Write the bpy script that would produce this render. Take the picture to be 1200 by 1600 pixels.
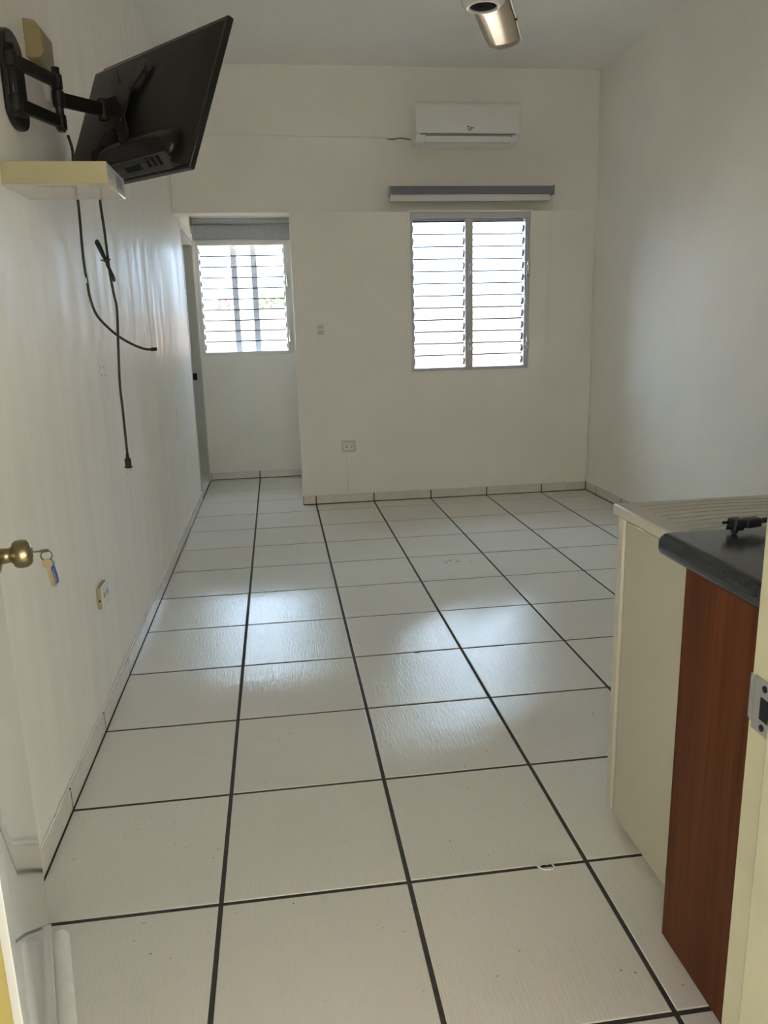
import bpy, bmesh, math, random
from mathutils import Vector, Matrix
random.seed(7)
sc = bpy.context.scene
col = sc.collection
for o in list(bpy.data.objects):
    bpy.data.objects.remove(o)

# ------------------------------------------------------------------ camera
YAW, PITCH, ROLL = 0.131577, -0.232623, -0.025989
CAM = Vector((0.19866, -1.16043, 1.31177))
cy, sy, cp, sp = math.cos(YAW), math.sin(YAW), math.cos(PITCH), math.sin(PITCH)
fw = Vector((sy*cp, cy*cp, sp)); rt = Vector((cy, -sy, 0)); up = rt.cross(fw)
cr, sr = math.cos(ROLL), math.sin(ROLL)
r2 = cr*rt + sr*up; u2 = -sr*rt + cr*up
cd = bpy.data.cameras.new('camera'); cam = bpy.data.objects.new('camera', cd); col.objects.link(cam)
m = Matrix((r2, u2, -fw)).transposed().to_4x4(); m.translation = CAM
cam.matrix_world = m
cd.sensor_fit = 'VERTICAL'; cd.sensor_height = 36.0; cd.sensor_width = 27.0
cd.lens = 1212.54/1600*36.0
cd.clip_start = 0.02
sc.camera = cam

# ------------------------------------------------------------------ world, exposure
w = bpy.data.worlds.new('sky'); sc.world = w; w.use_nodes = True
bg = w.node_tree.nodes['Background']
bg.inputs[0].default_value = (0.58, 0.77, 1.0, 1)
bg.inputs[1].default_value = 7.0
sl = bpy.data.lights.new('sun', 'SUN'); sl.energy = 42.0; sl.angle = math.radians(0.53); sl.color = (1.0, 0.92, 0.80)
sun = bpy.data.objects.new('sun', sl); col.objects.link(sun)
sun.rotation_euler = Vector((0.80, 0.10, -0.95)).to_track_quat('-Z', 'Y').to_euler()
sc.view_settings.view_transform = 'Standard'
sc.view_settings.look = 'None'
sc.view_settings.gamma = 1.0
sc.view_settings.use_curve_mapping = False
sc.view_settings.exposure = 0.68
cyc = sc.cycles
cyc.max_bounces = 14; cyc.diffuse_bounces = 8; cyc.glossy_bounces = 5
cyc.transparent_max_bounces = 24; cyc.transmission_bounces = 6
cyc.caustics_reflective = False; cyc.caustics_refractive = False
cyc.sample_clamp_indirect = 6.0

# ------------------------------------------------------------------ materials
def mat(name, color, rough=0.5, metal=0.0, spec=0.5, var=0.0, vscale=8.0, vstretch=(1, 1, 1), bump=0.0, bscale=60.0,
        bstretch=(1, 1, 1), coat=0.0, rvar=0.0, coords='Object', col2=None, detail=4.0, bdist=0.01):
    mt = bpy.data.materials.new(name); mt.use_nodes = True
    nt = mt.node_tree; n = nt.nodes; L = nt.links; b = n['Principled BSDF']
    b.inputs['Base Color'].default_value = (*color, 1)
    b.inputs['Roughness'].default_value = rough
    b.inputs['Metallic'].default_value = metal
    b.inputs['Specular IOR Level'].default_value = spec
    b.inputs['Coat Weight'].default_value = coat
    b.inputs['Coat Roughness'].default_value = 0.06
    tc = n.new('ShaderNodeTexCoord')
    def noise(scale, stretch):
        mp = n.new('ShaderNodeMapping'); mp.inputs['Scale'].default_value = stretch
        L.new(tc.outputs[coords], mp.inputs[0])
        no = n.new('ShaderNodeTexNoise'); no.inputs['Scale'].default_value = scale
        no.inputs['Detail'].default_value = detail
        L.new(mp.outputs[0], no.inputs['Vector'])
        return no
    # every material carries some procedural variation
    no = noise(vscale, vstretch)
    rp = n.new('ShaderNodeValToRGB'); L.new(no.outputs[0], rp.inputs[0])
    v = max(var, 0.01)
    c2 = col2 if col2 else tuple(max(0, c*(1-v)) for c in color)
    c1 = color if col2 else tuple(min(1, c*(1+v*0.6)) for c in color)
    rp.color_ramp.elements[0].position = 0.32; rp.color_ramp.elements[0].color = (*c2, 1)
    rp.color_ramp.elements[1].position = 0.68; rp.color_ramp.elements[1].color = (*c1, 1)
    L.new(rp.outputs[0], b.inputs['Base Color'])
    if rvar > 0:
        mr = n.new('ShaderNodeMapRange'); mr.inputs['From Min'].default_value = 0.3; mr.inputs['From Max'].default_value = 0.7
        mr.inputs['To Min'].default_value = max(0.02, rough-rvar); mr.inputs['To Max'].default_value = rough+rvar
        L.new(no.outputs[0], mr.inputs['Value']); L.new(mr.outputs[0], b.inputs['Roughness'])
    if bump > 0:
        nb = noise(bscale, bstretch)
        bp = n.new('ShaderNodeBump'); bp.inputs['Strength'].default_value = bump; bp.inputs['Distance'].default_value = bdist
        L.new(nb.outputs[0], bp.inputs['Height']); L.new(bp.outputs[0], b.inputs['Normal'])
    return mt

WALLC = (0.905, 0.88, 0.83)
M = {}
M['wall'] = mat('wall_paint', WALLC, 0.6, spec=0.25, var=0.03, vscale=2.2, bump=0.12, bscale=9, bdist=0.02, rvar=0.08)
M['wall_left'] = mat('wall_paint_brushed', WALLC, 0.46, spec=0.16, var=0.05, vscale=2.0, vstretch=(1, 5.0, 0.7), bump=0.028, bscale=4.0,
                     bstretch=(1, 5.0, 0.7), rvar=0.14, bdist=0.02, detail=7.0)  # patchy sheen of the brushed paint is partly put into the colour
M['ceiling'] = mat('ceiling_paint', (0.89, 0.88, 0.85), 0.7, var=0.03, vscale=2, bump=0.1, bscale=7, bdist=0.02)
M['grout'] = mat('dark_grout', (0.055, 0.05, 0.047), 0.85, var=0.25, vscale=60, bump=0.3, bscale=300, bdist=0.001)
M['grout_light'] = mat('pale_grout', (0.62, 0.60, 0.55), 0.85, var=0.1, vscale=60)
M['skirting'] = mat('skirting_tile', (0.74, 0.70, 0.64), 0.16, var=0.06, vscale=14)
M['alu'] = mat('aluminium', (0.62, 0.62, 0.66), 0.38, metal=0.6, var=0.05, vscale=20)
M['alu_white'] = mat('white_aluminium', (0.78, 0.78, 0.77), 0.4, var=0.03)
M['chrome'] = mat('bright_steel', (0.75, 0.75, 0.76), 0.18, metal=1.0)
M['clip'] = mat('dull_clip_metal', (0.40, 0.40, 0.44), 0.4, metal=0.7, var=0.3, vscale=60)
M['white_plastic'] = mat('white_plastic', (0.80, 0.80, 0.78), 0.32, var=0.02)
M['ac_white'] = mat('air_conditioner_white', (0.82, 0.82, 0.80), 0.3, var=0.015)
M['slot'] = mat('dark_slot', (0.012, 0.012, 0.013), 0.85, spec=0.1)
M['grey_slot'] = mat('grey_gap', (0.22, 0.22, 0.23), 0.6)
M['red'] = mat('logo_red', (0.32, 0.012, 0.03), 0.4)
M['blind_grey'] = mat('grey_cassette', (0.20, 0.20, 0.235), 0.42, var=0.04)
M['blind_fabric'] = mat('grey_blind_fabric', (0.36, 0.38, 0.41), 0.8, var=0.06, vscale=30, bump=0.1, bscale=300, bdist=0.001)
M['black_metal'] = mat('black_powder_coat', (0.010, 0.009, 0.008), 0.42, spec=0.35, var=0.1, vscale=30)
M['black_plastic'] = mat('black_plastic', (0.009, 0.0085, 0.008), 0.3, spec=0.35, var=0.1, vscale=15, bump=0.04, bscale=400, bdist=0.001)
M['screen'] = mat('dark_screen', (0.006, 0.006, 0.008), 0.06)
M['tv_ledge_lit'] = mat('lit_tv_ledge_grey', (0.035, 0.035, 0.036), 0.5)  # TV plastic greyed to paint in the light on the lower ledge
M['dark_bolt'] = mat('dark_bolt_steel', (0.05, 0.048, 0.045), 0.4, metal=0.6)
M['rubber'] = mat('black_rubber', (0.012, 0.012, 0.012), 0.45)
M['beige'] = mat('beige_plastic', (0.30, 0.24, 0.12), 0.45, var=0.05)
M['cream_shelf'] = mat('cream_shelf', (0.40, 0.36, 0.22), 0.35, var=0.06, vscale=9)
M['shelf_white'] = mat('glossy_white_laminate', (0.70, 0.67, 0.60), 0.05, spec=1.0, var=0.04, vscale=6)
M['sticker'] = mat('grey_sticker', (0.30, 0.30, 0.30), 0.5, var=0.2, vscale=60)
M['sticker_ink'] = mat('dark_ink', (0.05, 0.05, 0.05), 0.5)
M['fridge'] = mat('fridge_enamel', (0.46, 0.435, 0.35), 0.10, spec=0.8, var=0.015, vscale=3)
M['fridge_edge'] = mat('fridge_plastic', (0.52, 0.49, 0.42), 0.35, var=0.03)
M['groove'] = mat('groove_plastic', (0.50, 0.47, 0.42), 0.5)
M['counter'] = mat('dark_laminate', (0.022, 0.025, 0.028), 0.2, spec=0.4, var=0.35, vscale=350, detail=2)
M['door'] = mat('gloss_door_enamel', (0.74, 0.73, 0.68), 0.035, var=0.02, vscale=3)
M['jamb'] = mat('cream_jamb_paint', (0.33, 0.295, 0.18), 0.5, var=0.06, vscale=10, bump=0.1, bscale=40, bdist=0.004)
M['jamb_yellow'] = mat('yellow_jamb_paint', (0.56, 0.42, 0.11), 0.5, var=0.08, vscale=10)
M['frame_grey'] = mat('grey_frame_paint', (0.46, 0.46, 0.42), 0.45, var=0.05)
M['brass'] = mat('antique_brass', (0.40, 0.34, 0.20), 0.3, metal=1.0, var=0.08, vscale=20)
M['key_brass'] = mat('key_metal', (0.17, 0.14, 0.075), 0.42, metal=1.0)
M['blue'] = mat('blue_plastic', (0.03, 0.07, 0.33), 0.2)
M['foam'] = mat('white_foam', (0.93, 0.91, 0.88), 0.6, var=0.05, vscale=40)
M['plaster'] = mat('patch_plaster', (0.86, 0.85, 0.83), 0.7, var=0.03)
M['outlet'] = mat('outlet_plastic', (0.66, 0.63, 0.57), 0.4, var=0.03)
M['outlet_old'] = mat('yellowed_plastic', (0.46, 0.40, 0.28), 0.45, var=0.05)
M['fan_white'] = mat('fan_white_enamel', (0.82, 0.78, 0.74), 0.25)
M['fan_blade'] = mat('fan_blade_lacquer', (0.52, 0.44, 0.32), 0.2, metal=0.55, var=0.08, vscale=5)
M['ext_yellow'] = mat('yellow_stucco', (0.66, 0.58, 0.41), 0.8, var=0.08, vscale=4, bump=0.3, bscale=60)
M['ext_pink'] = mat('pale_pink_stucco', (0.40, 0.28, 0.24), 0.85, var=0.08, vscale=3, bump=0.2, bscale=40)
M['concrete'] = mat('pale_concrete', (0.68, 0.62, 0.52), 0.85, var=0.12, vscale=3, bump=0.2, bscale=80)
M['leaf'] = mat('yellow_green_leaf', (0.11, 0.10, 0.002), 0.5, var=0.4, vscale=20)
M['bloom'] = mat('red_bloom', (0.13, 0.018, 0.008), 0.6, var=0.3, vscale=20)
M['steel_bar'] = mat('grey_bar_paint', (0.30, 0.30, 0.32), 0.5, var=0.05)
M['scrap'] = mat('clear_plastic_scrap', (0.80, 0.80, 0.78), 0.15)
M['stain'] = mat('grey_stain', (0.30, 0.28, 0.26), 0.5, var=0.4, vscale=90)
M['roof'] = mat('sky_block_roof', (0.15, 0.11, 0.08), 0.8)  # kept dark so the added porch roof sends little light indoors

def tile_material():
    mt = mat('floor_tile', (0.76, 0.735, 0.68), 0.17)
    nt = mt.node_tree; n = nt.nodes; L = nt.links; b = n['Principled BSDF']
    for l in list(nt.links):
        if l.to_node == b: nt.links.remove(l)
    tc = n.new('ShaderNodeTexCoord'); oi = n.new('ShaderNodeObjectInfo')
    cmb = n.new('ShaderNodeCombineXYZ'); mul = n.new('ShaderNodeMath'); mul.operation = 'MULTIPLY'; mul.inputs[1].default_value = 37.0
    L.new(oi.outputs['Random'], mul.inputs[0]); L.new(mul.outputs[0], cmb.inputs[0]); L.new(mul.outputs[0], cmb.inputs[1])
    add = n.new('ShaderNodeVectorMath'); add.operation = 'ADD'
    L.new(tc.outputs['Object'], add.inputs[0]); L.new(cmb.outputs[0], add.inputs[1])
    def noise(scale, stretch, rot=0.0, det=3.0):
        mp = n.new('ShaderNodeMapping'); mp.inputs['Scale'].default_value = stretch; mp.inputs['Rotation'].default_value = (0, 0, rot)
        L.new(add.outputs[0], mp.inputs[0])
        no = n.new('ShaderNodeTexNoise'); no.inputs['Scale'].default_value = scale; no.inputs['Detail'].default_value = det
        L.new(mp.outputs[0], no.inputs['Vector']); return no
    # faint colour drift, different on each tile
    base = noise(3.0, (1, 1, 1))
    mixv = n.new('ShaderNodeMath'); mixv.operation = 'MULTIPLY_ADD'; mixv.inputs[1].default_value = 0.5; mixv.inputs[2].default_value = 0.0
    L.new(oi.outputs['Random'], mixv.inputs[0])
    ad = n.new('ShaderNodeMath'); L.new(base.outputs[0], ad.inputs[0]); L.new(mixv.outputs[0], ad.inputs[1])
    rp = n.new('ShaderNodeValToRGB'); L.new(ad.outputs[0], rp.inputs[0])
    rp.color_ramp.elements[0].position = 0.3; rp.color_ramp.elements[0].color = (0.775, 0.755, 0.705, 1)
    rp.color_ramp.elements[1].position = 1.0; rp.color_ramp.elements[1].color = (0.81, 0.79, 0.74, 1)
    # woven streaks printed in the glaze
    st = noise(1.0, (420, 26, 1))
    sr_ = n.new('ShaderNodeMapRange'); sr_.inputs['From Min'].default_value = 0.3; sr_.inputs['From Max'].default_value = 0.7
    sr_.inputs['To Min'].default_value = 0.965; sr_.inputs['To Max'].default_value = 1.02
    L.new(st.outputs[0], sr_.inputs['Value'])
    # specks of dirt
    sp_ = noise(70.0, (1, 1, 1), det=1.0)
    gt = n.new('ShaderNodeMapRange'); gt.inputs['From Min'].default_value = 0.775; gt.inputs['From Max'].default_value = 0.80
    gt.inputs['To Min'].default_value = 1.0; gt.inputs['To Max'].default_value = 0.35
    L.new(sp_.outputs[0], gt.inputs['Value'])
    mm = n.new('ShaderNodeMath'); mm.operation = 'MULTIPLY'; L.new(sr_.outputs[0], mm.inputs[0]); L.new(gt.outputs[0], mm.inputs[1])
    mc = n.new('ShaderNodeMixRGB'); mc.blend_type = 'MULTIPLY'; mc.inputs[0].default_value = 1.0
    L.new(rp.outputs[0], mc.inputs[1]); L.new(mm.outputs[0], mc.inputs[2]); L.new(mc.outputs[0], b.inputs['Base Color'])
    # brushed relief
    nb = noise(1.0, (230, 15, 1), 0.08, 3.0)
    bp = n.new('ShaderNodeBump'); bp.inputs['Strength'].default_value = 0.30; bp.inputs['Distance'].default_value = 0.0030
    L.new(nb.outputs[0], bp.inputs['Height'])
    nb2 = noise(9.0, (1, 1, 1))
    bp2 = n.new('ShaderNodeBump'); bp2.inputs['Strength'].default_value = 0.06; bp2.inputs['Distance'].default_value = 0.01
    L.new(nb2.outputs[0], bp2.inputs['Height']); L.new(bp.outputs[0], bp2.inputs['Normal'])
    L.new(bp2.outputs[0], b.inputs['Normal'])
    b.inputs['Roughness'].default_value = 0.075; b.inputs['Specular IOR Level'].default_value = 0.28
    return mt
M['tile'] = tile_material()

def wood_material():
    mt = mat('red_brown_wood', (0.20, 0.055, 0.018), 0.42, spec=0.15)
    nt = mt.node_tree; n = nt.nodes; L = nt.links; b = n['Principled BSDF']
    tc = n.new('ShaderNodeTexCoord'); mp = n.new('ShaderNodeMapping'); mp.inputs['Scale'].default_value = (9, 9, 0.55)
    L.new(tc.outputs['Object'], mp.inputs[0])
    no = n.new('ShaderNodeTexNoise'); no.inputs['Scale'].default_value = 1.6; no.inputs['Detail'].default_value = 6; no.inputs['Distortion'].default_value = 0.6
    L.new(mp.outputs[0], no.inputs['Vector'])
    mp2 = n.new('ShaderNodeMapping'); mp2.inputs['Scale'].default_value = (90, 90, 2.0); L.new(tc.outputs['Object'], mp2.inputs[0])
    n2 = n.new('ShaderNodeTexNoise'); n2.inputs['Scale'].default_value = 1.5; n2.inputs['Detail'].default_value = 4; L.new(mp2.outputs[0], n2.inputs['Vector'])
    mx = n.new('ShaderNodeMixRGB'); mx.inputs[0].default_value = 0.3; L.new(no.outputs[0], mx.inputs[1]); L.new(n2.outputs[0], mx.inputs[2])
    rp = n.new('ShaderNodeValToRGB'); L.new(mx.outputs[0], rp.inputs[0])
    rp.color_ramp.elements[0].position = 0.33; rp.color_ramp.elements[0].color = (0.055, 0.0125, 0.0035, 1)
    rp.color_ramp.elements[1].position = 0.68; rp.color_ramp.elements[1].color = (0.155, 0.044, 0.0125, 1)
    L.new(rp.outputs[0], b.inputs['Base Color'])
    return mt
M['wood'] = wood_material()

def glass_material(name, frost, tint=(0.97, 0.985, 0.98)):
    mt = bpy.data.materials.new(name); mt.use_nodes = True
    nt = mt.node_tree; n = nt.nodes; L = nt.links; n.remove(n['Principled BSDF'])
    out = n['Material Output']
    tr = n.new('ShaderNodeBsdfTransparent'); tr.inputs[0].default_value = (*tint, 1)
    tl = n.new('ShaderNodeBsdfTranslucent'); tl.inputs[0].default_value = (0.95, 0.95, 0.95, 1)
    gl = n.new('ShaderNodeBsdfGlossy'); gl.inputs['Roughness'].default_value = 0.05
    fr = n.new('ShaderNodeFresnel'); fr.inputs[0].default_value = 1.45
    no = n.new('ShaderNodeTexNoise'); no.inputs['Scale'].default_value = 40.0
    mr = n.new('ShaderNodeMapRange'); mr.inputs['From Min'].default_value = 0.3; mr.inputs['From Max'].default_value = 0.7
    mr.inputs['To Min'].default_value = frost*0.6; mr.inputs['To Max'].default_value = min(1, frost*1.4)
    L.new(no.outputs[0], mr.inputs['Value'])
    m1 = n.new('ShaderNodeMixShader'); L.new(mr.outputs[0], m1.inputs[0]); L.new(tr.outputs[0], m1.inputs[1]); L.new(tl.outputs[0], m1.inputs[2])
    m2 = n.new('ShaderNodeMixShader'); L.new(fr.outputs[0], m2.inputs[0]); L.new(m1.outputs[0], m2.inputs[1]); L.new(gl.outputs[0], m2.inputs[2])
    L.new(m2.outputs[0], out.inputs[0])
    return mt
M['glass'] = glass_material('clear_louvre_glass', 0.05)
M['glass_frost'] = glass_material('frosted_louvre_glass', 0.12)
M['glass_edge'] = mat('glass_edge', (0.10, 0.09, 0.105), 0.3, var=0.1, vscale=30)

# ------------------------------------------------------------------ mesh helpers
WORLD = {}          # world offset of each parent, so children are built in world coordinates
class MB:
    def __init__(self): self.bm = bmesh.new()
    def box(self, x0, x1, y0, y1, z0, z1, mi=0):
        vs = [self.bm.verts.new(p) for p in ((x0,y0,z0),(x1,y0,z0),(x1,y1,z0),(x0,y1,z0),(x0,y0,z1),(x1,y0,z1),(x1,y1,z1),(x0,y1,z1))]
        fs = []
        for f in ((0,3,2,1),(4,5,6,7),(0,1,5,4),(1,2,6,5),(2,3,7,6),(3,0,4,7)):
            q = self.bm.faces.new([vs[i] for i in f]); q.material_index = mi; fs.append(q)
        return vs, fs
    def obox(self, c, ax, ay, az, hx, hy, hz):
        c = Vector(c); ax, ay, az = Vector(ax).normalized(), Vector(ay).normalized(), Vector(az).normalized()
        vs, fs = self.box(-hx, hx, -hy, hy, -hz, hz)
        for v in vs: v.co = c + ax*v.co.x + ay*v.co.y + az*v.co.z
        return vs
    def bar(self, a, b, wd, ht, upv=(0, 0, 1)):
        a, b = Vector(a), Vector(b); d = (b-a); L = d.length; d.normalize(); u = Vector(upv)
        s = d.cross(u).normalized(); u = s.cross(d)
        return self.obox((a+b)/2, d, s, u, L/2, wd/2, ht/2)
    def cyl(self, a, b, r0, r1=None, n=24, caps=True):
        a, b = Vector(a), Vector(b); r1 = r0 if r1 is None else r1
        d = (b-a).normalized(); t = Vector((0, 0, 1)) if abs(d.z) < 0.9 else Vector((1, 0, 0))
        u = d.cross(t).normalized(); v = d.cross(u)
        A = [self.bm.verts.new(a + (u*math.cos(2*math.pi*i/n) + v*math.sin(2*math.pi*i/n))*r0) for i in range(n)]
        B = [self.bm.verts.new(b + (u*math.cos(2*math.pi*i/n) + v*math.sin(2*math.pi*i/n))*r1) for i in range(n)]
        for i in range(n):
            f = self.bm.faces.new((A[i], A[(i+1)%n], B[(i+1)%n], B[i])); f.smooth = True
        if caps: self.bm.faces.new(A[::-1]); self.bm.faces.new(B)
        return A + B
    def lathe(self, o, d, prof, n=32):
        """prof: list of (distance along d, radius)"""
        o, d = Vector(o), Vector(d).normalized(); t = Vector((0, 0, 1)) if abs(d.z) < 0.9 else Vector((1, 0, 0))
        u = d.cross(t).normalized(); v = d.cross(u); rings = []
        for (h, r) in prof:
            rings.append([self.bm.verts.new(o + d*h + (u*math.cos(2*math.pi*i/n) + v*math.sin(2*math.pi*i/n))*max(r, 1e-5)) for i in range(n)])
        for a, b in zip(rings[:-1], rings[1:]):
            for i in range(n):
                f = self.bm.faces.new((a[i], a[(i+1)%n], b[(i+1)%n], b[i])); f.smooth = True
        self.bm.faces.new(rings[0][::-1]); self.bm.faces.new(rings[-1])
    def tube(self, pts, r, n=10, closed=False):
        pts = [Vector(p) for p in pts]; N = len(pts); rings = []; u = None
        for i, p in enumerate(pts):
            if closed: d = (pts[(i+1)%N] - pts[i-1]).normalized()
            else: d = (pts[min(i+1, N-1)] - pts[max(i-1, 0)]).normalized()
            if u is None:
                t = Vector((0, 0, 1)) if abs(d.z) < 0.9 else Vector((1, 0, 0)); u = d.cross(t).normalized()
            u = (u - d*u.dot(d)).normalized(); v = d.cross(u)
            rr = r(i/(N-1)) if callable(r) else r
            rings.append([self.bm.verts.new(p + (u*math.cos(2*math.pi*k/n) + v*math.sin(2*math.pi*k/n))*rr) for k in range(n)])
        for i in range(N if closed else N-1):
            a, b = rings[i], rings[(i+1)%N]
            for k in range(n):
                f = self.bm.faces.new((a[k], a[(k+1)%n], b[(k+1)%n], b[k])); f.smooth = True
        if not closed: self.bm.faces.new(rings[0][::-1]); self.bm.faces.new(rings[-1])
    def prism(self, prof, axis, a0, a1, smooth=False):
        """prof: list of 2-D points in the plane across axis, extruded a0..a1"""
        def P(p, a):
            return {'x': (a, p[0], p[1]), 'y': (p[0], a, p[1]), 'z': (p[0], p[1], a)}[axis]
        A = [self.bm.verts.new(P(p, a0)) for p in prof]; B = [self.bm.verts.new(P(p, a1)) for p in prof]; n = len(prof)
        for i in range(n):
            f = self.bm.faces.new((A[i], A[(i+1)%n], B[(i+1)%n], B[i])); f.smooth = smooth
        self.bm.faces.new(A[::-1]); self.bm.faces.new(B)
    def build(self, name, material, parent=None, bevel=0.0, seg=2, local=False, smooth=False):
        bm = self.bm
        bmesh.ops.recalc_face_normals(bm, faces=bm.faces[:])
        me = bpy.data.meshes.new(name)
        if smooth:
            for f in bm.faces: f.smooth = True
        mats = material if isinstance(material, (list, tuple)) else [material]
        off = Vector((0, 0, 0)); loc = Vector((0, 0, 0))
        if not local:
            if parent is not None: off = WORLD[parent.name]
            else:
                lo = Vector((min(v.co.x for v in bm.verts), min(v.co.y for v in bm.verts), min(v.co.z for v in bm.verts)))
                hi = Vector((max(v.co.x for v in bm.verts), max(v.co.y for v in bm.verts), max(v.co.z for v in bm.verts)))
                loc = Vector(((lo.x+hi.x)/2, (lo.y+hi.y)/2, lo.z)); off = loc
            for v in bm.verts: v.co -= off
        bm.to_mesh(me); bm.free()
        for k in mats: me.materials.append(M[k])
        o = bpy.data.objects.new(name, me); col.objects.link(o)
        o.location = loc
        WORLD[o.name] = off
        if parent is not None: o.parent = parent
        if bevel > 0:
            b = o.modifiers.new('bevel', 'BEVEL'); b.width = bevel; b.segments = seg; b.limit_method = 'ANGLE'; b.angle_limit = math.radians(40)
            for f in me.polygons: f.use_smooth = True
            try: me.set_sharp_from_angle(angle=math.radians(40))
            except Exception: pass
        return o
def tag(o, label=None, cat=None, group=None, kind=None):
    if label: o['label'] = label
    if cat: o['category'] = cat
    if group: o['group'] = group
    if kind: o['kind'] = kind
    return o
def root(name, loc, label, cat, group=None, kind=None, matrix=None):
    o = bpy.data.objects.new(name, None); col.objects.link(o); o.empty_display_size = 0.05
    if matrix is not None: o.matrix_world = matrix; WORLD[o.name] = Vector((0, 0, 0))
    else: o.location = loc; WORLD[o.name] = Vector(loc)
    return tag(o, label, cat, group, kind)
def catmull(pts, k=6):
    pts = [Vector(p) for p in pts]; out = []
    for i in range(len(pts)-1):
        p0, p1, p2, p3 = pts[max(i-1, 0)], pts[i], pts[i+1], pts[min(i+2, len(pts)-1)]
        for j in range(k):
            t = j/k
            out.append(0.5*((2*p1) + (p2-p0)*t + (2*p0-5*p1+4*p2-p3)*t*t + (3*p1-p0-3*p2+p3)*t**3))
    out.append(pts[-1]); return out
def slab(axis, d0, d1, us, vs, holes):
    """wall with rectangular holes; axis = thickness axis ('x' or 'y' or 'z'), u,v = the other two axes"""
    mb = MB()
    us = sorted(set(us + [h[0] for h in holes] + [h[1] for h in holes])); vs = sorted(set(vs + [h[2] for h in holes] + [h[3] for h in holes]))
    def solid(i, j):
        if not (0 <= i < len(us)-1 and 0 <= j < len(vs)-1): return False
        u, v = (us[i]+us[i+1])/2, (vs[j]+vs[j+1])/2
        return not any(h[0] < u < h[1] and h[2] < v < h[3] for h in holes)
    def P(d, u, v): return {'x': (d, u, v), 'y': (u, d, v), 'z': (u, v, d)}[axis]
    def q(*pts): mb.bm.faces.new([mb.bm.verts.new(p) for p in pts])
    for i in range(len(us)-1):
        for j in range(len(vs)-1):
            if not solid(i, j): continue
            a, b, c, d = us[i], us[i+1], vs[j], vs[j+1]
            for dd in (d0, d1): q(P(dd,a,c), P(dd,b,c), P(dd,b,d), P(dd,a,d))
            if not solid(i-1, j): q(P(d0,a,c), P(d1,a,c), P(d1,a,d), P(d0,a,d))
            if not solid(i+1, j): q(P(d0,b,c), P(d1,b,c), P(d1,b,d), P(d0,b,d))
            if not solid(i, j-1): q(P(d0,a,c), P(d1,a,c), P(d1,b,c), P(d0,b,c))
            if not solid(i, j+1): q(P(d0,a,d), P(d1,a,d), P(d1,b,d), P(d0,b,d))
    bmesh.ops.remove_doubles(mb.bm, verts=mb.bm.verts[:], dist=1e-5)
    return mb

# ------------------------------------------------------------------ room dimensions (metres)
T = 0.45                       # tile pitch
XL, XR = -0.452, 2.632         # left / right wall faces
YF, YB, YA = -0.402, 4.712, 5.952   # front wall, back wall, alcove back wall
ZC = 3.075
OX1, OZ1 = 0.353, 2.125        # opening to the alcove
AXR = 0.43                     # alcove right wall
# ------------------------------------------------------------------ floor and its tiles
fl = tag(slab('z', -0.15, -0.0022, [XL-0.16, XR+0.15], [YF-0.16, YA+0.15], []).build('floor', 'grout'),
         'white ceramic tile floor with dark grey grout lines', 'floor', kind='structure')
G = 0.0055
def tile_mesh(wx, wy):
    mb = MB(); b = 0.0016; z1 = 0.0; z0 = -0.012
    hx, hy = wx/2, wy/2
    lo = [mb.bm.verts.new((sx*hx, sy_*hy, z0)) for sx, sy_ in ((-1,-1),(1,-1),(1,1),(-1,1))]
    mi = [mb.bm.verts.new((sx*hx, sy_*hy, z1-b)) for sx, sy_ in ((-1,-1),(1,-1),(1,1),(-1,1))]
    m2 = [mb.bm.verts.new((sx*(hx-b*0.35), sy_*(hy-b*0.35), z1-b*0.32)) for sx, sy_ in ((-1,-1),(1,-1),(1,1),(-1,1))]
    tp = [mb.bm.verts.new((sx*(hx-b*1.2), sy_*(hy-b*1.2), z1)) for sx, sy_ in ((-1,-1),(1,-1),(1,1),(-1,1))]
    for A, B in ((lo, mi), (mi, m2), (m2, tp)):
        for i in range(4): mb.bm.faces.new((A[i], A[(i+1)%4], B[(i+1)%4], B[i]))
    mb.bm.faces.new(tp)
    bmesh.ops.recalc_face_normals(mb.bm, faces=mb.bm.faces[:])
    me = bpy.data.meshes.new('tile'); mb.bm.to_mesh(me); mb.bm.free(); me.materials.append(M['tile']); return me
TM = {}
def tile(x0, x1, y0, y1):
    if x1-x0 < 0.02 or y1-y0 < 0.02: return
    k = (round(x1-x0, 4), round(y1-y0, 4))
    if k not in TM: TM[k] = tile_mesh(*k)
    o = bpy.data.objects.new('tile', TM[k]); col.objects.link(o); o.parent = fl
    o.location = Vector(((x0+x1)/2, (y0+y1)/2, 0)) - WORLD[fl.name]
    o.rotation_euler = (random.uniform(-.0012, .0012), random.uniform(-.0012, .0012), 0)
    o.location.z += random.uniform(-0.0003, 0.0003)
for i in range(-1, 6):
    for k in range(-2, 14):
        x0, x1 = max(i*T, XL)+G, min((i+1)*T, XR)-G
        y0, y1 = k*T+G, (k+1)*T-G
        if i == -1: x0 = XL+0.0115
        y0 = max(y0, YF-0.15)
        if k >= 10:
            # behind the back wall only the alcove is tiled
            if i >= 1:
                y1 = min(y1, YB)
            elif i == 0 and k >= 11:
                x1 = min(x1, AXR)
        y1 = min(y1, YA)
        tile(x0, x1, y0, y1)

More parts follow.
